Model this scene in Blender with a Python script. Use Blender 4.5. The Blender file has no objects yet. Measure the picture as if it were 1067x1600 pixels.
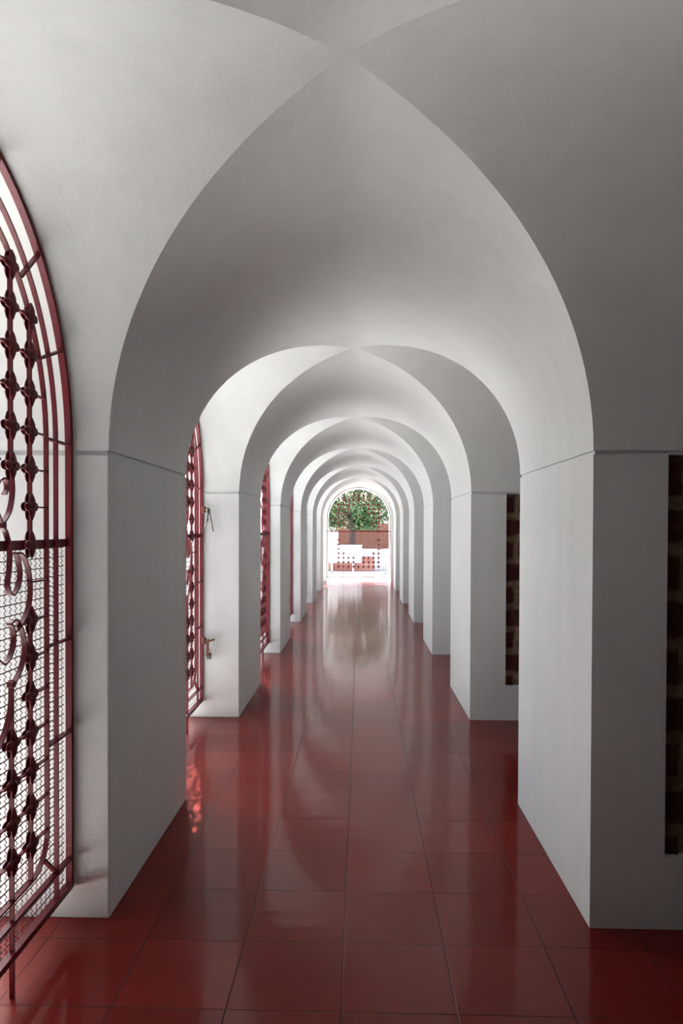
import bpy, bmesh, math, random
from mathutils import Vector, Matrix
random.seed(7)
C = bpy.context.scene.collection
sc = bpy.context.scene
PI = math.pi

# ------------------------------------------------------------------ camera
def setup_camera():
    f, yaw, pit, rol, px, py = 1090.66, 0.0281, -0.0138, 0.0033, 531.93, 842.05
    cam = bpy.data.cameras.new('camera'); o = bpy.data.objects.new('camera', cam); C.objects.link(o)
    c, s = math.cos(yaw), math.sin(yaw)
    r = Vector((c, s, 0)); f0 = Vector((-s, c, 0)); u0 = Vector((0, 0, 1))
    c, s = math.cos(pit), math.sin(pit)
    fw = f0*c + u0*s; u = u0*c - f0*s
    c, s = math.cos(rol), math.sin(rol)
    rr = r*c + u*s; uu = u*c - r*s
    m = Matrix((rr, uu, -fw)).transposed().to_4x4()
    m.translation = Vector((0.0488, 0, 1.65))
    o.matrix_world = m
    cam.sensor_fit = 'AUTO'; cam.sensor_width = 36
    cam.lens = f/1600*36
    cam.shift_x = (533.5-px)/1600; cam.shift_y = (py-800)/1600
    cam.clip_start = 0.05; cam.clip_end = 500
    sc.camera = o
setup_camera()

# ------------------------------------------------------------------ light
def setup_light():
    w = bpy.data.worlds.new('world'); sc.world = w; w.use_nodes = True
    nt = w.node_tree; nt.nodes.clear()
    sky = nt.nodes.new('ShaderNodeTexSky'); sky.sky_type = 'NISHITA'; sky.sun_disc = False
    sky.sun_elevation = math.radians(SUN_EL); sky.sun_rotation = SUN_ROT
    sky.dust_density = 5.0; sky.air_density = 1.0
    hsv = nt.nodes.new('ShaderNodeHueSaturation'); hsv.inputs['Saturation'].default_value = 0.8
    bg = nt.nodes.new('ShaderNodeBackground'); bg.inputs[1].default_value = 0.46
    out = nt.nodes.new('ShaderNodeOutputWorld')
    nt.links.new(sky.outputs[0], hsv.inputs['Color']); nt.links.new(hsv.outputs[0], bg.inputs[0]); nt.links.new(bg.outputs[0], out.inputs[0])
    l = bpy.data.lights.new('sun', 'SUN'); l.energy = 14.5; l.angle = math.radians(0.55); l.color = (1, .985, .965)
    o = bpy.data.objects.new('sun', l); C.objects.link(o); o.location = (-12, 20, 20)
    o.rotation_euler = Vector((KX, -KY, -1)).to_track_quat('-Z', 'Y').to_euler()
KX, KY = 0.255, 0.77          # how far sunlight moves in +X and -Y per metre it falls
SUN_EL = math.degrees(math.atan2(1, math.hypot(KX, KY)))
SUN_ROT = math.atan2(-KX, KY)
setup_light()
vs = sc.view_settings
vs.view_transform = 'Standard'; vs.look = 'None'; vs.gamma = 1; vs.use_curve_mapping = False
vs.exposure = 1.07
cy = sc.cycles
cy.use_denoising = True; cy.max_bounces = 14; cy.diffuse_bounces = 10; cy.glossy_bounces = 6
cy.sample_clamp_indirect = 6; cy.caustics_reflective = False; cy.caustics_refractive = False

# ------------------------------------------------------------------ measures
R = 1.0055; SP = 1.9769; D1 = 2.8998; CL = 1.8492; TH = 1.3139; P = CL+TH
A = CL/2
XL = -1.50; XR = 2.25          # outer faces of the left and right piers
GX = -1.166                    # plane of the side gates
FAR = D1+6*P                   # near face of the last pier pair
YEND = FAR+TH
YBACK = D1-P-CL-TH
ROOF = 3.35
def near(n): return D1+(n-1)*P
GRV = 0.016

# ------------------------------------------------------------------ materials
def new_mat(name):
    m = bpy.data.materials.new(name); m.use_nodes = True
    nt = m.node_tree; b = nt.nodes['Principled BSDF']
    return m, nt, b
def N(nt, t, **k):
    n = nt.nodes.new(t)
    for a, v in k.items(): setattr(n, a, v)
    return n
def L(nt, a, b): nt.links.new(a, b)
def ramp(nt, fac, stops):
    r = N(nt, 'ShaderNodeValToRGB'); e = r.color_ramp.elements
    while len(e) < len(stops): e.new(0.5)
    for i, (p, c) in enumerate(stops): e[i].position = p; e[i].color = (*c, 1)
    L(nt, fac, r.inputs[0]); return r.outputs[0]
def noise(nt, vec, scale, detail=4, rough=.5):
    n = N(nt, 'ShaderNodeTexNoise'); n.inputs['Scale'].default_value = scale
    n.inputs['Detail'].default_value = detail; n.inputs['Roughness'].default_value = rough
    if vec is not None: L(nt, vec, n.inputs['Vector'])
    return n.outputs['Fac']
def coords(nt, which='Object', scale=None):
    t = N(nt, 'ShaderNodeTexCoord').outputs[which]
    if scale:
        m = N(nt, 'ShaderNodeMapping'); m.inputs['Scale'].default_value = scale; L(nt, t, m.inputs[0]); t = m.outputs[0]
    return t
def position(nt, scale=None):
    t = N(nt, 'ShaderNodeNewGeometry').outputs['Position']
    if scale:
        m = N(nt, 'ShaderNodeMapping'); m.inputs['Scale'].default_value = scale; L(nt, t, m.inputs[0]); t = m.outputs[0]
    return t
def bump(nt, b, h, strength, dist):
    n = N(nt, 'ShaderNodeBump'); n.inputs['Strength'].default_value = strength; n.inputs['Distance'].default_value = dist
    L(nt, h, n.inputs['Height']); L(nt, n.outputs[0], b.inputs['Normal'])
def math_(nt, op, a, b=None, c=None):
    n = N(nt, 'ShaderNodeMath', operation=op)
    for i, v in enumerate((a, b, c)):
        if v is None: continue
        if isinstance(v, (int, float)): n.inputs[i].default_value = v
        else: L(nt, v, n.inputs[i])
    return n.outputs[0]

def simple(name, col, rough=.6, metal=0, var=0.12, scale=8, bs=.2, spec=.5):
    m, nt, b = new_mat(name)
    p = position(nt)
    n = noise(nt, p, scale, 5)
    d = tuple(c*(1-var) for c in col); u = tuple(min(1, c*(1+var)) for c in col)
    L(nt, ramp(nt, n, [(.3, d), (.7, u)]), b.inputs['Base Color'])
    b.inputs['Roughness'].default_value = rough; b.inputs['Metallic'].default_value = metal
    b.inputs['Specular IOR Level'].default_value = spec
    if bs: bump(nt, b, noise(nt, p, scale*6, 4), bs, .004)
    return m

def plaster_mat():
    m, nt, b = new_mat('white_plaster')
    p = position(nt)
    n = noise(nt, p, 1.3, 5, .6); st = noise(nt, position(nt, (9, 9, .5)), 1.0, 4)
    mix = math_(nt, 'ADD', math_(nt, 'MULTIPLY', n, .6), math_(nt, 'MULTIPLY', st, .4))
    L(nt, ramp(nt, mix, [(.3, (.565, .595, .587)), (.7, (.64, .67, .662))]), b.inputs['Base Color'])
    b.inputs['Roughness'].default_value = .72; b.inputs['Specular IOR Level'].default_value = .25
    h = math_(nt, 'ADD', math_(nt, 'MULTIPLY', noise(nt, p, 5, 3), 1.0), math_(nt, 'MULTIPLY', noise(nt, p, 90, 4), .22))
    bump(nt, b, h, .35, .012)
    return m
def floor_mat():
    m, nt, b = new_mat('red_glazed_tile')
    T = 0.3967
    p = position(nt); sep = N(nt, 'ShaderNodeSeparateXYZ'); L(nt, p, sep.inputs[0])
    def edge(v, off):
        q = math_(nt, 'DIVIDE', math_(nt, 'SUBTRACT', v, off), T)
        fr = math_(nt, 'FRACT', q)
        return math_(nt, 'MULTIPLY', math_(nt, 'SUBTRACT', .5, math_(nt, 'ABSOLUTE', math_(nt, 'SUBTRACT', fr, .5))), T), math_(nt, 'FLOOR', q)
    ex, ix = edge(sep.outputs[0], -0.0102-10*T); ey, iy = edge(sep.outputs[1], 2.3616-20*T)
    d = math_(nt, 'MINIMUM', ex, ey)
    wob = math_(nt, 'MULTIPLY', noise(nt, p, 60, 3), .0012)
    d = math_(nt, 'ADD', d, wob)
    mr = N(nt, 'ShaderNodeMapRange'); L(nt, d, mr.inputs[0])
    mr.inputs[1].default_value = .0018; mr.inputs[2].default_value = .0032
    tile = mr.outputs[0]                      # 0 in the joint, 1 on the tile
    cmb = N(nt, 'ShaderNodeCombineXYZ'); L(nt, ix, cmb.inputs[0]); L(nt, iy, cmb.inputs[1])
    wn = N(nt, 'ShaderNodeTexWhiteNoise'); L(nt, cmb.outputs[0], wn.inputs['Vector'])
    n = noise(nt, p, 3.2, 6, .6)
    v = math_(nt, 'ADD', math_(nt, 'MULTIPLY', n, .65), math_(nt, 'MULTIPLY', wn.outputs['Value'], .35))
    tc = ramp(nt, v, [(.25, FLOOR_LO), (.75, FLOOR_HI)])
    mx = N(nt, 'ShaderNodeMix', data_type='RGBA'); L(nt, tile, mx.inputs['Factor'])
    mx.inputs['A'].default_value = (.035, .012, .011, 1); L(nt, tc, mx.inputs['B'])
    L(nt, mx.outputs['Result'], b.inputs['Base Color'])
    b.inputs['Roughness'].default_value = .29      # the fired clay under its glaze
    rr = N(nt, 'ShaderNodeMapRange'); L(nt, noise(nt, p, 7, 5), rr.inputs[0])
    rr.inputs[3].default_value = .04; rr.inputs[4].default_value = .10
    L(nt, rr.outputs[0], b.inputs['Coat Roughness'])
    L(nt, math_(nt, 'MULTIPLY', tile, .40), b.inputs['Coat Weight'])
    b.inputs['Coat IOR'].default_value = 1.5
    b.inputs['Specular IOR Level'].default_value = .06
    # gently uneven glaze, wavier across the walk than along it
    h = math_(nt, 'ADD', math_(nt, 'MULTIPLY', noise(nt, position(nt, (3, 11, 1)), 1.0, 2), .0010),
              math_(nt, 'MULTIPLY', noise(nt, position(nt, (14, 40, 1)), 1.0, 1), .0004))
    h = math_(nt, 'ADD', h, math_(nt, 'MULTIPLY', tile, .0010))
    n2 = N(nt, 'ShaderNodeBump'); n2.inputs['Strength'].default_value = 1; n2.inputs['Distance'].default_value = 1.0
    L(nt, h, n2.inputs['Height']); L(nt, n2.outputs[0], b.inputs['Normal']); L(nt, n2.outputs[0], b.inputs['Coat Normal'])
    return m
FLOOR_LO = (.125, .009, .006); FLOOR_HI = (.17, .013, .009)
def paint_mat(name, col):
    m, nt, b = new_mat(name)
    p = position(nt)
    L(nt, ramp(nt, noise(nt, p, 14, 5), [(.3, tuple(c*.75 for c in col)), (.7, col)]), b.inputs['Base Color'])
    b.inputs['Roughness'].default_value = .42; b.inputs['Specular IOR Level'].default_value = .3
    bump(nt, b, noise(nt, p, 120, 3), .25, .002)
    return m
def laterite_mat():
    m, nt, b = new_mat('laterite_blocks')
    u = N(nt, 'ShaderNodeAttribute', attribute_name='block')
    p = position(nt)
    n = noise(nt, p, 45, 6, .7)
    blk = ramp(nt, n, [(.35, (.028, .006, .005)), (.55, (.075, .016, .012)), (.75, (.16, .05, .03))])
    mor = ramp(nt, noise(nt, p, 22, 6, .6), [(.3, (.14, .10, .062)), (.7, (.27, .205, .14))])
    mx = N(nt, 'ShaderNodeMix', data_type='RGBA'); L(nt, u.outputs['Fac'], mx.inputs['Factor'])
    L(nt, mor, mx.inputs['A']); L(nt, blk, mx.inputs['B'])
    L(nt, mx.outputs['Result'], b.inputs['Base Color']); b.inputs['Roughness'].default_value = .9
    bump(nt, b, n, .9, .01)
    return m
def brick_mat(name, c1, c2, mortar, sx=4.5):
    m, nt, b = new_mat(name)
    t = N(nt, 'ShaderNodeTexBrick'); t.inputs['Scale'].default_value = sx
    sep = N(nt, 'ShaderNodeSeparateXYZ'); L(nt, position(nt), sep.inputs[0])
    cm = N(nt, 'ShaderNodeCombineXYZ'); L(nt, math_(nt, 'ADD', sep.outputs[0], sep.outputs[1]), cm.inputs[0]); L(nt, sep.outputs[2], cm.inputs[1])
    L(nt, cm.outputs[0], t.inputs['Vector'])
    t.inputs['Color1'].default_value = (*c1, 1); t.inputs['Color2'].default_value = (*c2, 1); t.inputs['Mortar'].default_value = (*mortar, 1)
    t.inputs['Mortar Size'].default_value = .03
    L(nt, t.outputs['Color'], b.inputs['Base Color']); b.inputs['Roughness'].default_value = .85
    bump(nt, b, t.outputs['Fac'], -.4, .01)
    return m
def leaf_mat():
    m, nt, b = new_mat('tree_leaf')
    p = position(nt)
    L(nt, ramp(nt, noise(nt, p, 5, 5, .7), [(.3, (.012, .04, .010)), (.5, (.035, .09, .024)), (.7, (.12, .20, .07))]), b.inputs['Base Color'])
    b.inputs['Roughness'].default_value = .25
    b.inputs['Transmission Weight'].default_value = 0
    return m
def bark_mat():
    m, nt, b = new_mat('bark')
    p = position(nt, (14, 14, 2.5)); n = noise(nt, p, 1.5, 6, .7)
    L(nt, ramp(nt, n, [(.3, (.03, .022, .02)), (.7, (.11, .085, .075))]), b.inputs['Base Color'])
    b.inputs['Roughness'].default_value = .95; bump(nt, b, n, .8, .03)
    return m
M = dict(plaster=plaster_mat(), floor=floor_mat(), wire=paint_mat('dark_wire_paint', (.05, .008, .016)), red=paint_mat('maroon_gate_paint', (.14, .011, .018)),
         laterite=laterite_mat(), concrete=simple('pale_concrete', (.66, .66, .65), .85, scale=3),
         white=simple('white_paint', (.82, .82, .82), .5, scale=9, var=.05),
         steel=simple('worn_steel', (.28, .25, .23), .38, .9, scale=30),
         rust=simple('rusty_iron', (.16, .07, .05), .7, .4, scale=30),
         brass=simple('dark_padlock_steel', (.16, .155, .15), .42, .8, scale=30),
         brick=brick_mat('brown_brick', (.15, .052, .034), (.105, .034, .026), (.18, .10, .08)),
         redbrick=brick_mat('salmon_brick', (.42, .17, .125), (.36, .13, .10), (.48, .27, .22), 5),
         roof=simple('slate_roof', (.035, .038, .05), .6, scale=12), brown=simple('brown_wood', (.20, .08, .04), .7, scale=12),
         leaf=leaf_mat(), bark=bark_mat(), low_bounce=simple('dark_low_bounce', (.085, .06, .052), .9, scale=5, var=.4), shade_block=simple('grey_shade_block', (.22, .22, .22), .9, scale=5), grout=simple('grey_stone', (.42, .42, .42), .9, scale=10),  # dark wall tone set to cut bounced light; grey for the added shade block
         shutter=simple('pale_shutter', (.70, .71, .70), .6, scale=9, var=.06), dirt=simple('roof_screed', (.45, .44, .42), .9))

# ------------------------------------------------------------------ mesh helpers
def link(name, bm, mat, parent=None, smooth=None, label=None):
    me = bpy.data.meshes.new(name); bmesh.ops.recalc_face_normals(bm, faces=bm.faces[:]) if smooth != 'keep' else None
    bm.to_mesh(me); bm.free()
    if mat is not None:
        for mm in (mat if isinstance(mat, (list, tuple)) else [mat]): me.materials.append(mm)
    if smooth:
        for pl in me.polygons: pl.use_smooth = True
    o = bpy.data.objects.new(name, me); C.objects.link(o)
    if parent is not None: o.parent = parent
    if label: o['label'] = label
    return o
def empty(name, loc=(0, 0, 0), rz=0):
    o = bpy.data.objects.new(name, None); C.objects.link(o); o.location = loc; o.rotation_euler = (0, 0, rz)
    o.empty_display_size = .1
    return o
def tag(o, label, cat, group=None, kind=None):
    o['label'] = label; o['category'] = cat
    if group: o['group'] = group
    if kind: o['kind'] = kind
    return o
def struct(o): o['kind'] = 'structure'; return o
def quad(bm, pts):
    return bm.faces.new([bm.verts.new(p) for p in pts])
def box(bm, x0, y0, z0, x1, y1, z1, bev=0, rot=None):
    vs_ = [bm.verts.new((x, y, z)) for x in (x0, x1) for y in (y0, y1) for z in (z0, z1)]
    F = [(0, 1, 3, 2), (4, 6, 7, 5), (0, 4, 5, 1), (2, 3, 7, 6), (0, 2, 6, 4), (1, 5, 7, 3)]
    fs = [bm.faces.new([vs_[i] for i in f]) for f in F]
    if bev:
        es = list({e for f in fs for e in f.edges})
        bmesh.ops.bevel(bm, geom=es, offset=bev, segments=2, affect='EDGES', profile=.5)
    return vs_
def bar(bm, a, b, w, d):
    """flat bar between a and b in the local XZ plane: w across the plane, d along local Y"""
    sweep(bm, [a, b], w, d)
def sweep(bm, pts, w, d, closed=False, yc=0.0):
    """rectangular section swept along (u,z) points"""
    n = len(pts); rings = []
    for i in range(n):
        if closed: p0, p1 = pts[i-1], pts[(i+1) % n]
        else: p0, p1 = pts[max(0, i-1)], pts[min(n-1, i+1)]
        t = Vector((p1[0]-p0[0], p1[1]-p0[1])); t.normalize(); nn = Vector((-t.y, t.x))
        u, z = pts[i]
        rings.append([bm.verts.new((u+nn.x*s*w/2, yc+q*d/2, z+nn.y*s*w/2)) for s, q in ((-1, -1), (1, -1), (1, 1), (-1, 1))])
    m = n if closed else n-1
    for i in range(m):
        r0, r1 = rings[i], rings[(i+1) % n]
        for k in range(4): bm.faces.new((r0[k], r0[(k+1) % 4], r1[(k+1) % 4], r1[k]))
    if not closed:
        bm.faces.new(rings[0][::-1]); bm.faces.new(rings[-1])
def tube(bm, pts, r, seg=6, r2=None, caps=True):
    pts = [Vector(p) for p in pts]; n = len(pts); rings = []; up = None
    for i in range(n):
        t = (pts[min(n-1, i+1)]-pts[max(0, i-1)]).normalized()
        if up is None: up = Vector((0, 0, 1)) if abs(t.z) < .9 else Vector((1, 0, 0))
        a = t.cross(up).normalized(); b = a.cross(t).normalized(); up = b
        rad = r if r2 is None else r+(r2-r)*i/(n-1)
        rings.append([bm.verts.new(pts[i]+a*math.cos(2*PI*k/seg)*rad+b*math.sin(2*PI*k/seg)*rad) for k in range(seg)])
    for i in range(n-1):
        for k in range(seg): bm.faces.new((rings[i][k], rings[i][(k+1) % seg], rings[i+1][(k+1) % seg], rings[i+1][k]))
    if caps: bm.faces.new(rings[0][::-1]); bm.faces.new(rings[-1])
def spline(ctrl, step=6):
    out = []
    c = [ctrl[0]]+list(ctrl)+[ctrl[-1]]
    for i in range(1, len(c)-2):
        p0, p1, p2, p3 = c[i-1], c[i], c[i+1], c[i+2]
        for k in range(step):
            t = k/step
            out.append(tuple(.5*((2*p1[j])+(-p0[j]+p2[j])*t+(2*p0[j]-5*p1[j]+4*p2[j]-p3[j])*t*t+(-p0[j]+3*p1[j]-3*p2[j]+p3[j])*t**3) for j in range(2)))
    out.append(ctrl[-1]); return out

# ------------------------------------------------------------------ structure
def grid_patch(bm, pa, pb, n):
    """two rows of points joined by n-subdivided quads"""
    rows = []
    for a, b in zip(pa, pb):
        a, b = Vector(a), Vector(b)
        rows.append([bm.verts.new(a.lerp(b, k/n)) for k in range(n+1)])
    for i in range(len(rows)-1):
        for k in range(n):
            vs_ = [rows[i][k], rows[i+1][k], rows[i+1][k+1], rows[i][k+1]]
            co = []
            for v in vs_:
                if all((v.co-c.co).length > 1e-5 for c in co): co.append(v)
            if len(co) >= 3: bm.faces.new(co)
NT = 48
TH_ = [PI*i/NT for i in range(NT+1)]
def lz(th):
    u = abs(math.cos(th))          # a hair pointed at the crown, as hand-laid vaults are
    return SP+R*math.sin(th)-.08*R*u*(1-u)**2
def build_ceiling():
    bm = bmesh.new()
    bays = [(near(n)-A) for n in range(0, 8)]          # bay centres
    # longitudinal barrel over each pier, reaching into the bays as far as the groins
    for n in range(-1, 8):
        y0, y1 = near(n), near(n)+TH
        lo = []; hi = []
        for th in TH_:
            c = math.cos(th); x = R*c
            ea = A*(1-abs(c)) if n > -1 else 0
            eb = A*(1-abs(c)) if n < 7 else 0
            lo.append((x, y0-ea, lz(th))); hi.append((x, y1+eb, lz(th)))
        grid_patch(bm, lo, hi, 1)
    for yc in bays:
        for sgn, XO in ((-1, XL), (1, XR)):
            a_, b_ = [], []
            for th in TH_:
                c = math.cos(th)
                a_.append((sgn*R*abs(c), yc+A*c, lz(th))); b_.append((XO, yc+A*c, lz(th)))
            grid_patch(bm, a_, b_, 1)
    bmesh.ops.remove_doubles(bm, verts=bm.verts[:], dist=1e-5)
    # shade smooth but keep the groins crisp
    me = bpy.data.meshes.new('ceiling'); bmesh.ops.recalc_face_normals(bm, faces=bm.faces[:])
    for f in bm.faces: f.smooth = True
    for e in bm.edges:
        if len(e.link_faces) == 2 and e.calc_face_angle(0) > math.radians(30): e.smooth = False
        c = (e.verts[0].co+e.verts[1].co)/2
    # groin edges: both ends on |x|/R == |t|/A
    for e in bm.edges:
        ok = True
        for v in e.verts:
            t = min(abs(v.co.y-yc) for yc in bays)
            if abs(abs(v.co.x)/R-t/A) > 1e-3: ok = False
        if ok and abs(e.verts[0].co.x-e.verts[1].co.x) > 1e-4: e.smooth = False
    bm.to_mesh(me); bm.free(); me.materials.append(M['plaster'])
    o = bpy.data.objects.new('ceiling', me); C.objects.link(o); struct(o)
    # outer skin over the arches on the garden side
    bm = bmesh.new()
    def facade(x, closed_bay0):
        for n in range(-1, 8):
            y0, y1 = near(n), near(n)+TH
            quad(bm, [(x, y0, SP), (x, y1, SP), (x, y1, ROOF), (x, y0, ROOF)])
        for i, yc in enumerate(bays):
            for k in range(NT):
                a0, a1 = TH_[k], TH_[k+1]
                quad(bm, [(x, yc+A*math.cos(a0), lz(a0)), (x, yc+A*math.cos(a1), lz(a1)), (x, yc+A*math.cos(a1), ROOF), (x, yc+A*math.cos(a0), ROOF)])
    facade(XL, True)
    # far end above the arch
    for k in range(NT):
        a0, a1 = TH_[k], TH_[k+1]
        quad(bm, [(R*math.cos(a0), YEND, lz(a0)), (R*math.cos(a1), YEND, lz(a1)), (R*math.cos(a1), YEND, ROOF), (R*math.cos(a0), YEND, ROOF)])
    quad(bm, [(XL, YEND, SP), (-R, YEND, SP), (-R, YEND, ROOF), (XL, YEND, ROOF)])
    quad(bm, [(R, YEND, SP), (XR, YEND, SP), (XR, YEND, ROOF), (R, YEND, ROOF)])
    struct(link('wall_left', bm, M['plaster']))
    # roof slab
    bm = bmesh.new(); box(bm, XL-.02, YBACK-.2, ROOF, XR+.25, YEND+.02, ROOF+.2)
    struct(link('ceiling_slab', bm, M['dirt']))
    # right closing wall and back wall, unseen, toned to shape bounced light
    bm = bmesh.new(); box(bm, XR+.004, YBACK, 0, XR+.22, near(2)+TH, ROOF-.002)
    struct(link('wall_right', bm, M['low_bounce']))
    bm = bmesh.new(); box(bm, XR+.004, near(2)+TH+.002, 0, XR+.22, YEND, ROOF-.002)
    struct(link('wall_right_far', bm, M['plaster']))
    bm = bmesh.new(); box(bm, XL, YBACK-.2, 0, XR, YBACK-.004, ROOF-.002)
    struct(link('wall_back', bm, M['low_bounce']))
    # unseen masonry beside and behind the viewer, darkened to dim the near bay
    k = 0
    for n in (-1, 0):
        for xa, xb in ((XL, -R), (R, XR)):
            k += 1; bm = bmesh.new(); box(bm, xa, near(n)+.001, 0, xb, near(n)+TH-.001, SP-.001)
            struct(link('wall_behind_%d' % k, bm, M['low_bounce']))
    bm = bmesh.new(); box(bm, XL+.01, near(0)-CL, 0, XL+.12, near(0), ROOF-.01)
    struct(link('wall_behind_5', bm, M['low_bounce']))
    bm = bmesh.new(); quad(bm, [(XL, YBACK, 0), (XR, YBACK, 0), (XR, FAR+.03, 0), (XL, FAR+.03, 0)])
    struct(link('floor', bm, M['floor']))
    bm = bmesh.new()
    box(bm, -60, -30, -.12, 60, 90, -.01)
    struct(link('ground', bm, M['concrete']))
    bm = bmesh.new(); box(bm, XL, FAR+.035, -.008, XR, YEND, -.001)
    struct(link('threshold_floor', bm, M['concrete']))
build_ceiling()

# unseen block added left of and behind the viewer to shade the first bay
bm = bmesh.new(); box(bm, -9.5, -14, -.01, -2.7, 2.05, 6.0)
struct(link('added_shade_block', bm, M['shade_block']))

# ------------------------------------------------------------------ piers
def pier_left():
    root = empty('pier')
    b = bmesh.new(); box(b, XL, 0, 0, -R, TH, SP-GRV, bev=.006); link('shaft', b, M['plaster'], root)
    b = bmesh.new(); box(b, XL+.008, .008, SP-GRV-.001, -R-.008, TH-.008, SP+.0005); link('impost_groove', b, M['plaster'], root)
    return root
NX0, NX1, NZ0, ND = 1.31, 1.93, .30, .045
def pier_right():
    root = empty('pier')
    b = bmesh.new(); z1 = SP-GRV
    # body with a rectangular recess in the face towards the viewer
    quad(b, [(R, 0, 0), (R, TH, 0), (R, TH, z1), (R, 0, z1)])
    quad(b, [(XR, 0, 0), (XR, TH, 0), (XR, TH, z1), (XR, 0, z1)])
    quad(b, [(R, TH, 0), (XR, TH, 0), (XR, TH, z1), (R, TH, z1)])
    quad(b, [(R, 0, z1), (XR, 0, z1), (XR, TH, z1), (R, TH, z1)])
    quad(b, [(R, 0, 0), (NX0, 0, 0), (NX0, 0, z1), (R, 0, z1)])
    quad(b, [(NX1, 0, 0), (XR, 0, 0), (XR, 0, z1), (NX1, 0, z1)])
    quad(b, [(NX0, 0, 0), (NX1, 0, 0), (NX1, 0, NZ0), (NX0, 0, NZ0)])
    quad(b, [(NX0, 0, NZ0), (NX1, 0, NZ0), (NX1, ND+.1, NZ0), (NX0, ND+.1, NZ0)])
    quad(b, [(NX0, 0, NZ0), (NX0, ND+.1, NZ0), (NX0, ND+.1, z1), (NX0, 0, z1)])
    quad(b, [(NX1, 0, NZ0), (NX1, ND+.1, NZ0), (NX1, ND+.1, z1), (NX1, 0, z1)])
    bmesh.ops.remove_doubles(b, verts=b.verts[:], dist=1e-5)
    link('shaft', b, M['plaster'], root)
    b = bmesh.new(); box(b, R+.008, .008, SP-GRV-.001, XR-.001, TH-.008, SP+.0005); link('impost_groove', b, M['plaster'], root)
    # exposed laterite: blocks in rough lime mortar
    b = bmesh.new(); nx, nz = 60, 150; rnd = random.Random(3)
    from mathutils import noise as mn
    vv = []; vals = {}; lay = b.verts.layers.float.new('block')
    h = z1-NZ0; ch = .197
    for j in range(nz+1):
        row = []
        for i in range(nx+1):
            x = NX0+(NX1-NX0)*i/nx; z = NZ0+h*j/nz
            wx = x+mn.noise(Vector((x*9, z*9, 1)))*.014; wz = z+mn.noise(Vector((x*7, z*9, 5)))*.026
            row_i = math.floor(wz/ch); fz = (wz/ch-row_i)*ch
            bw = .40; off = .40-(NX0+.22)%.40+(row_i % 2)*.13
            fx = ((wx+off)/bw-math.floor((wx+off)/bw))*bw
            dz = min(fz, ch-fz)-.025; dx = min(fx, bw-fx)-.022
            dd = min(dz, dx)+mn.noise(Vector((x*40, z*40, 2)))*.008
            k = max(0, min(1, dd/.010+.5))
            y = ND-.014*k+mn.noise(Vector((x*60, z*60, 9)))*.006*(.4+k)
            v = b.verts.new((x, y, z)); row.append(v); vals[v] = k
        vv.append(row)
    for v, k in vals.items(): v[lay] = k
    for j in range(nz):
        for i in range(nx): b.faces.new((vv[j][i], vv[j][i+1], vv[j+1][i+1], vv[j+1][i]))
    link('brick_panel', b, M['laterite'], root, 's', 'dark red rough blocks in thick sandy mortar')
    return root
def copy_tree(o, parent=None):
    c = o.copy(); C.objects.link(c)
    if parent is not None: c.parent = parent
    for ch in list(o.children): copy_tree(ch, c)
    return c
ORD = ['nearest', 'second', 'third', 'fourth', 'fifth', 'sixth']
pl, pr = pier_left(), pier_right()
left_l = ['nearest white pier on the left, filling the height beside the closest red gate',
          'second white pier on the left, with the slide bolts and padlock at its edge',
          'third white pier from the camera along the left side',
          'fourth white pier from the camera along the left side',
          'fifth white pier from the camera along the left side',
          'sixth white pier on the left, last but one before the end gate',
          'farthest white pier on the left, carrying the left side of the end gate']
right_l = ['nearest white pier on the right, large, with a dark block recess at picture edge',
           'second white pier on the right, with a narrow strip of dark blocks showing',
           'third white pier from the camera along the right side',
           'fourth white pier from the camera along the right side',
           'fifth white pier from the camera along the right side',
           'sixth white pier on the right, last but one before the end gate',
           'farthest white pier on the right, carrying the right side of the end gate']
for i in range(7):
    a = pl if i == 0 else copy_tree(pl); a.location = (0, near(i+1), 0)
    tag(a, left_l[i], 'pier', 'white piers along the left side')
    a = pr if i == 0 else copy_tree(pr); a.location = (0, near(i+1), 0)
    tag(a, right_l[i], 'pier', 'white piers along the right side')

# ------------------------------------------------------------------ gates
RZ = lambda r: 1.59+(9-r)*.139
ROWS = {1: [4, 5, 6], 2: [2, 3, 4, 5, 6, 7, 8], 3: [1, 2, 3, 4, 6, 7, 8, 9], 4: [1, 2, 3, 7, 8, 9], 5: [1, 2, 3, 7, 8, 9],
        6: [1, 2, 8, 9], 7: [1, 2, 8, 9], 8: [1, 9], 9: [1, 9], 11: [1, 9], 12: [1, 9], 13: [1, 9], 14: [1, 2, 8, 9],
        15: [1, 2, 3, 4, 6, 7, 8, 9], 16: [1, 2, 3, 4, 6, 7, 8, 9], 17: [1, 2, 3, 4, 5, 6, 7, 8, 9]}
def rosette_mesh():
    bm = bmesh.new(); n = 32
    for side in (-1, 1):
        prof = [(0.0, .019), (.16, .019), (.26, .013), (.62, .017), (1.0, .0085)]
        rings = []
        for q, h in prof[1:]:
            ring = []
            for k in range(n):
                ph = 2*PI*k/n; s = abs(math.cos(2*ph))
                r = (.025+.027*s**1.6) if q > .3 else .05
                ring.append(bm.verts.new((r*q*math.cos(ph), side*h, r*q*math.sin(ph))))
            rings.append(ring)
        back = []
        for v in rings[-1]: back.append(bm.verts.new((v.co.x*.97, side*.0055, v.co.z*.97)))
        rings.append(back)
        c = bm.verts.new((0, side*.020, 0)); c2 = bm.verts.new((0, side*.010, 0))
        for k in range(n):
            bm.faces.new((c, rings[0][k], rings[0][(k+1) % n])); bm.faces.new((c2, rings[-1][k], rings[-1][(k+1) % n]))
            for i in range(len(rings)-1): bm.faces.new((rings[i][k], rings[i][(k+1) % n], rings[i+1][(k+1) % n], rings[i+1][k]))
    return bm
ros_me = None
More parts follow.
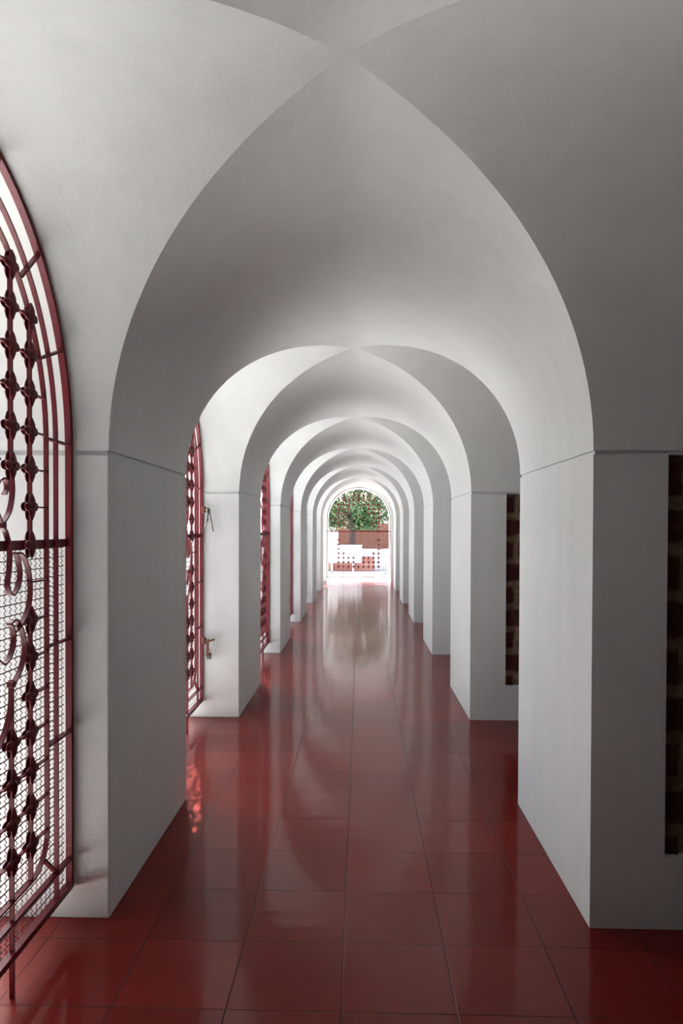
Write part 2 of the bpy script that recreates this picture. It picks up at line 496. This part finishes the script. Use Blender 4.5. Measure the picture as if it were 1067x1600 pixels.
def make_gate(hw, pitch, R_):
    """gate in local X (width) and Z, local +Y faces outdoors"""
    global ros_me
    root = empty('arched_gate')
    dI, dM = .225, .140
    def arc(d, n=48, y0=None):
        return [((hw-d)*math.cos(PI*i/n), SP+(R_-d)*math.sin(PI*i/n)) for i in range(n+1)]
    # outer frame with its bottom rail
    b = bmesh.new()
    d = .012
    sweep(b, [(hw-d, .14)]+arc(d)+[(-(hw-d), .14)], .022, .026)
    sweep(b, [(-(hw-.02), .152), (hw-.02, .152)], .024, .03)
    link('frame', b, M['red'], root)
    b = bmesh.new(); sweep(b, [(-(hw-.02), 1.59), (hw-.02, 1.59)], .032, .012, yc=.012); link('middle_rail', b, M['red'], root)
    b = bmesh.new(); sweep(b, [(-(hw-.02), .265), (hw-.02, .265)], .012, .022); link('lower_rail', b, M['red'], root)
    b = bmesh.new(); sweep(b, [(hw-dM, .16)]+arc(dM)+[(-(hw-dM), .16)], .008, .018); link('arched_bar', b, M['red'], root)
    # inner loop with rounded bottom corners
    b = bmesh.new(); rr = .13; zi = .34
    pts = arc(dI)
    pts += [(-(hw-dI)+rr*(1-math.cos(t)), zi+rr*(1-math.sin(t))) for t in [PI/2*k/8 for k in range(9)]]
    pts += [((hw-dI)-rr*(1-math.sin(t)), zi+rr*(1-math.cos(t))) for t in [PI/2*k/8 for k in range(9)]]
    sweep(b, pts, .008, .018, closed=True); link('inner_loop', b, M['red'], root)
    # spokes between loop and frame
    for k in range(0, 9):
        t = PI*k/8; b = bmesh.new()
        p0 = ((hw-dI)*math.cos(t), SP+.02+(R_-dI)*math.sin(t)); p1 = ((hw-.02)*math.cos(t), SP+.02+(R_-.03)*math.sin(t))
        sweep(b, [p0, p1], .010, .018); link('spoke', b, M['red'], root)
    for s in (-1, 1):
        for z in (1.19, .80):
            b = bmesh.new(); sweep(b, [(s*(hw-dI), z), (s*(hw-.02), z)], .010, .018); link('spoke', b, M['red'], root)
        b = bmesh.new(); sweep(b, [(s*(hw-dI-.04), zi+.04), (s*(hw-dM), .265)], .010, .018); link('spoke', b, M['red'], root)
    def top(u): return SP+(R_-dI)*math.sqrt(max(0, 1-(u/(hw-dI))**2))
    segs = {4: [(1.56, top), (zi, 1.32)], 3: [(RZ(7), top), (0, 1.12)], 2: [(RZ(5), top), (zi, RZ(15))], 1: [(RZ(3), top), (zi, RZ(15))], 0: [(RZ(2), top), (0, RZ(17))]}
    for k in range(-4, 5):
        u = k*pitch
        for z0, z1 in segs[abs(k)]:
            z1 = z1(u) if callable(z1) else z1
            b = bmesh.new(); sweep(b, [(u, z0), (u, z1)], .006, .018); link('upright', b, M['red'], root)
    for r, cols in ROWS.items():
        z = RZ(r)
        if r == 9: continue
        edge = (hw-dI)*math.sqrt(max(0, 1-((z-SP)/(R_-dI))**2)) if z > SP else hw-dI
        l = [c for c in cols if c <= 5]; rt = [c for c in cols if c >= 5]
        if r in (1, 2, 17):
            b = bmesh.new(); sweep(b, [(-edge, z), (edge, z)], .006, .014); link('crossbar', b, M['red'], root)
        else:
            for s in (-1, 1):
                e = min(abs(c-5) for c in cols)*pitch
                b = bmesh.new(); sweep(b, [(s*e, z), (s*edge, z)], .006, .014); link('crossbar', b, M['red'], root)
    for s in (-1, 1):
        b = bmesh.new(); sweep(b, [(s*.55, RZ(10)), (s*(hw-dI), RZ(10))], .006, .014); link('crossbar', b, M['red'], root)
    # rosettes
    n = 0
    for r, cols in ROWS.items():
        for c in cols:
            if ros_me is None:
                o = link('rosette', rosette_mesh(), M['red'], root, 's'); ros_me = o.data
            else:
                o = bpy.data.objects.new('rosette', ros_me); C.objects.link(o); o.parent = root
            o.location = ((c-5)*pitch, 0, RZ(r)); n += 1
    # scrollwork around the open middle
    k = pitch/.14
    curves = [
        [(.42, 1.86), (.432, 1.78), (.41, 1.71), (.36, 1.66), (.385, 1.635), (.41, 1.58), (.408, 1.51), (.395, 1.455), (.415, 1.42), (.45, 1.425), (.483, 1.47), (.476, 1.525), (.452, 1.562)],
        [(.452, 1.562), (.50, 1.555), (.545, 1.50), (.562, 1.42), (.54, 1.35), (.48, 1.30), (.44, 1.285)],
        [(.33, 1.205), (.37, 1.185), (.415, 1.21), (.438, 1.26), (.425, 1.305), (.405, 1.318)],
        [(.405, 1.318), (.455, 1.325), (.50, 1.275), (.518, 1.21), (.49, 1.15), (.45, 1.115), (.42, 1.10)],
        [(.42, 1.10), (.415, 1.03), (.385, .965), (.33, .91), (.25, .885), (.19, .915), (.18, .97), (.22, 1.0), (.255, .975)],
        [(.36, 1.66), (.32, 1.72), (.33, 1.80), (.375, 1.82), (.395, 1.79), (.375, 1.765)],
        [(.34, 1.88), (.25, 1.93), (.16, 1.96), (.07, 1.99), (0, 2.08)],
        [(.33, 1.205), (.27, 1.25), (.235, 1.34), (.245, 1.45), (.30, 1.52), (.33, 1.48), (.31, 1.44)],
        [(0, 1.12), (.07, 1.17), (.10, 1.28), (.07, 1.38), (0, 1.45)],
        [(0, 1.45), (.08, 1.53), (.11, 1.64), (.07, 1.75), (0, 1.82)],
    ]
    for cv in curves:
        for s in (-1, 1):
            b = bmesh.new(); sweep(b, spline([(s*u*k, z) for u, z in cv]), .007, .018); link('scroll', b, M['red'], root)
    for s in (-1, 1):
        for u, z in ((.36, 1.66), (.42, 1.865), (.42, 1.105)):
            b = bmesh.new(); box(b, s*u*k-.010, -.013, z-.011, s*u*k+.010, .013, z+.011, bev=.003); link('collar', b, M['red'], root)
    # crimped wire mesh over the lower half, on the outer side
    b = bmesh.new(); sp_ = .0388; ym = .026; zb, zt = .085, 1.60
    x = -hw+.03
    while x < hw-.02:
        z = zb; prev = None; kk = 0
        amp = .0042
        while z < zt:
            yy = ym+(amp if kk % 4 == 1 else -amp if kk % 4 == 3 else 0)
            ring = [b.verts.new((x+.0021*math.cos(a), yy+.0021*math.sin(a), z)) for a in (0, 2.09, 4.19)]
            if prev:
                for i in range(3): b.faces.new((prev[i], prev[(i+1) % 3], ring[(i+1) % 3], ring[i]))
            prev = ring; z += sp_/8; kk += 1
        x += sp_
    z = zb+.012
    while z < zt:
        sweep(b, [(-hw+.01, z), (hw-.01, z)], .0034, .0034, yc=ym); z += sp_
    link('wire_mesh', b, M['wire'], root, 'keep')
    return root
gside = make_gate(A-.004, .14, R-.004)
gl = ['nearest red wrought iron arched gate, cut off by the left picture edge',
      'second red arched gate on the left, seen edge on, held by bolts and a padlock',
      'third red arched gate on the left, a dark red sliver between white piers',
      'fourth red arched gate on the left, only a thin red line beside a pier']
for i in range(6):
    g = gside if i == 0 else copy_tree(gside)
    g.location = (-1.335 if i == 1 else GX, near(i+1)-A, 0); g.rotation_euler = (0, 0, PI/2)
    lab = gl[i] if i < 4 else ('fifth red arched gate along the left side, hidden behind the piers' if i == 4 else 'sixth and last red arched gate along the left side before the end gate')
    tag(g, lab, 'gate', 'red arched gates along the left side')
    if i == 1: gate2 = g
ge = make_gate(R-.006, .157, R-.006)
ge.location = (0, FAR+.06, 0)
tag(ge, 'red arched gate closing the far end of the walk, tree seen through it', 'gate')

# bolts on the second gate (children: they move with it). Gate-local x = world Y, local -y = world +X (indoors)
def bolts(root, hw):
    x = hw-.045
    def bolt(z, nm):
        r = bmesh.new()
        box(r, x-.03, -.045, z-.030, x+.012, -.018, z+.030, bev=.003)       # back plate
        o = link('slide_bolt', r, M['rust'], root)
        r = bmesh.new(); tube(r, [(x-.01, -.016, z), (x-.01, -.085, z)], .010, 10); tube(r, [(x-.01, -.05, z), (x-.01, -.075, z)], .018, 10)
        tube(r, [(x-.01, -.068, z), (x-.01, -.078, z)], .015, 10)
        link('bolt_rod', r, M['steel'], o, 's'); return o
    b1 = bolt(1.815, 'a')
    r = bmesh.new()
    tube(r, [(x-.014, -.075, 1.81), (x-.018, -.060, 1.72), (x-.02, -.045, 1.665)], .0075, 8)
    tube(r, [(x-.014, -.080, 1.81), (x-.014, -.095, 1.72), (x-.014, -.112, 1.625)], .0075, 8)
    ring = [(x-.016, -.086+.017*math.cos(t), 1.722+.017*math.sin(t)) for t in [2*PI*k/14 for k in range(15)]]
    tube(r, ring, .004, 6)
    link('hanging_pin', r, M['steel'], b1, 's')
    b2 = bolt(.68, 'b')
    r = bmesh.new(); box(r, x-.03, -.082, .545, x-.022, -.055, .675, bev=.002); tube(r, [(x-.026, -.03, .665), (x-.03, -.13, .695)], .009, 8)
    link('hasp', r, M['rust'], b2)
bolts(gate2, A-.004)
def padlock():
    px, py, pz = -1.335+.075, near(2)-.052, .545
    root = empty('padlock', (px, py, pz))
    b = bmesh.new(); box(b, -.022, -.010, -.028, .022, .010, .026, bev=.006); link('body', b, M['brass'], root, None)
    b = bmesh.new()
    pts = [(-.014, 0, .02), (-.014, 0, .05)]+[(-.014*math.cos(t), 0, .05+.014*math.sin(t)) for t in [PI*k/8 for k in range(1, 9)]]+[(.014, 0, .02)]
    tube(b, pts, .0038, 8); link('shackle', b, M['steel'], root, 's')
    tag(root, 'small dark metal padlock hanging from the lower bolt of the second gate', 'padlock')
padlock()

# ------------------------------------------------------------------ creepers added outside the arches to break up the sun patches
def creeper():
    root = empty('added_sun_creeper'); rnd = random.Random(5)
    b = bmesh.new()
    ends = []
    for k in range(9):
        y = .05+.93*k/8+rnd.uniform(-.04, .04); zt = 3.50; zb = rnd.uniform(1.95, 2.5)
        pts = [(-.02+.03*math.sin(j*1.7+k), y+.05*math.sin(j*1.1+k*2), zt+(zb-zt)*j/7) for j in range(8)]
        tube(b, [(.12, y, 3.57)]+pts, .006, 5, .003); ends.append(pts)
    link('stem', b, M['bark'], root, 's')
    b = bmesh.new()
    for pts in ends:
        for _ in range(65):
            j = rnd.uniform(0, 6.99); i = int(j); p = Vector(pts[i]).lerp(Vector(pts[i+1]), j-i)
            p += Vector((rnd.gauss(0, .03), rnd.gauss(0, .05), rnd.gauss(0, .02)))
            d = Vector((rnd.gauss(-.2, .5), rnd.gauss(0, .6), -1+rnd.gauss(0, .5))).normalized()
            w = d.cross(Vector((1, rnd.gauss(0, .5), rnd.gauss(0, .5)))).normalized(); n = d.cross(w)
            l = rnd.uniform(.045, .085); ww = l*.36
            q = [p, p+d*l*.4+w*ww+n*.004, p+d*l, p+d*l*.4-w*ww+n*.004]
            b.faces.new([b.verts.new(c) for c in q])
    link('foliage', b, M['leaf'], root, 'keep')
    return root
cr = creeper()
for i in range(5):
    c = cr if i == 0 else copy_tree(cr)
    c.location = (XL-.06, near(i+2)-A, 0)
    tag(c, 'added green creeper that dapples the sun outside the %s arch on the left' % ORD[i+1], 'creeper', 'added creepers outside the left arches')

# ------------------------------------------------------------------ beyond the end gate
def tree():
    root = empty('tree', (-.30, 29.0, 0))
    b = bmesh.new()
    tube(b, [(0, 0, -.02), (.0, 0, .5), (.03, 0, 1.2), (.0, 0, 1.9), (.08, .05, 2.6)], .19, 14, .13)
    link('trunk', b, M['bark'], root, 's')
    rnd = random.Random(11)
    for e in ((1.3, .2, 3.2), (-1.2, .1, 3.1), (.5, -.9, 3.6), (-.5, .8, 3.9), (.2, 0, 4.2)):
        b = bmesh.new(); mid = (e[0]*.45, e[1]*.5, 2.6+rnd.uniform(-.1, .2))
        tube(b, [(.04, 0, 1.9), mid, e], .085, 8, .025); link('branch', b, M['bark'], root, 's')
    b = bmesh.new()
    clumps = []
    for _ in range(230):
        a = rnd.uniform(0, 2*PI); q = rnd.random()**.5; zc = rnd.uniform(-1, 1)
        rad = math.sqrt(max(0, 1-zc*zc))*q
        clumps.append((.25+2.0*rad*math.cos(a), 1.7*rad*math.sin(a), 3.15+1.35*zc))
    for s in ((-.85, -.5, 1.95), (-.6, -.6, 2.0), (-1.0, -.3, 1.85), (.55, -.4, 1.85), (.75, -.5, 2.0), (.4, -.3, 2.1), (-.9, -.8, 1.7), (.95, -.3, 2.0), (.65, -.6, 1.72)): clumps += [s]*2
    for cx, cy_, cz in clumps:
        for _ in range(60):
            p = Vector((cx+rnd.gauss(0, .17), cy_+rnd.gauss(0, .17), cz+rnd.gauss(0, .13)))
            if p.z < 1.62: continue
            d = Vector((rnd.gauss(0, 1), rnd.gauss(0, 1), rnd.gauss(-.5, .8))).normalized()
            w = d.cross(Vector((rnd.gauss(0, 1), rnd.gauss(0, 1), rnd.gauss(0, 1)))).normalized()
            nn = d.cross(w)
            l = rnd.uniform(.09, .16); ww = l*.27
            q = [p, p+d*l*.45+w*ww+nn*.006, p+d*l, p+d*l*.45-w*ww+nn*.006]
            vs_ = [b.verts.new(c) for c in q]; b.faces.new(vs_)
    link('foliage', b, M['leaf'], root, 'keep')
    tag(root, 'leafy green tree with a dark trunk standing beyond the end gate', 'tree')
tree()
def boundary():
    b = bmesh.new(); box(b, -.92, 31.0, 0, 5.0, 31.25, 1.86); box(b, -.95, 30.96, 1.86, 5.0, 31.29, 1.93)
    w = link('brick_wall', b, M['brick']); tag(w, 'brown brick boundary wall behind the tree trunk', 'wall')
    b = bmesh.new(); box(b, .1, 28.75, 0, 3.5, 29.0, .74); box(b, .1, 28.70, .74, 3.5, 29.05, .84, bev=.01)
    w = link('low_wall', b, M['white']); tag(w, 'low white garden wall in front of the brown brick wall', 'wall')
    r = empty('brick_platform', (0, 27.75, 0))
    b = bmesh.new(); box(b, -2.2, 0, 0, .62, .9, .40); link('base', b, M['redbrick'], r)
    b = bmesh.new(); box(b, -2.2, .12, .401, .60, .9, .54); link('upper_course', b, M['redbrick'], r)
    tag(r, 'low salmon red brick platform under the tree behind the white box', 'platform')
    r = empty('white_cabinet', (-.75, 27.2, 0))
    b = bmesh.new(); box(b, -.80, 0, .34, .86, .48, 1.0, bev=.01); link('body', b, M['white'], r)
    b = bmesh.new(); box(b, -.82, -.02, 1.0, .88, .5, 1.03, bev=.005); link('top', b, M['white'], r)
    for x in (-.31, .53):
        for y in (.04, .40):
            b = bmesh.new(); box(b, x-.035, y-.03, -.01, x+.035, y+.03, .34, bev=.006); link('leg', b, M['white'], r)
    b = bmesh.new(); box(b, .74, -.02, .50, .775, 0, .64, bev=.004); link('latch', b, M['grout'], r)
    tag(r, 'long white box on short legs standing outside the end gate', 'cabinet')
    r = empty('garden_shed', (-1.5, 31.2, 0))
    b = bmesh.new(); box(b, -.55, 0, -.01, .52, 1.5, 1.78); link('wall', b, M['shutter'], r)
    b = bmesh.new(); box(b, -.62, -.12, 1.78, .42, 1.6, 1.84); link('roof', b, M['grout'], r)
    b = bmesh.new(); box(b, -.09, -.03, 0, -.02, -.001, 1.70); link('corner_post', b, M['brown'], r)
    tag(r, 'small pale shed left of the tree trunk beyond the end gate', 'shed')
    r = empty('house', (2.6, 34.5, 0))
    b = bmesh.new(); box(b, -1.45, 0, -.01, 3.2, 4.5, 2.95); link('wall', b, M['white'], r)
    b = bmesh.new()
    vs_ = [b.verts.new(p) for p in ((-1.75, -.35, 2.93), (3.5, -.35, 2.93), (3.5, 4.8, 2.93), (-1.75, 4.8, 2.93), (-1.1, 2.2, 4.3), (3.5, 2.2, 4.3))]
    for f in ((0, 1, 5, 4), (2, 3, 4, 5), (0, 4, 3), (1, 2, 5), (0, 3, 2, 1)): b.faces.new([vs_[i] for i in f])
    link('roof', b, M['roof'], r)
    tag(r, 'house with a dark roof corner showing right of the tree crown', 'house')
boundary()
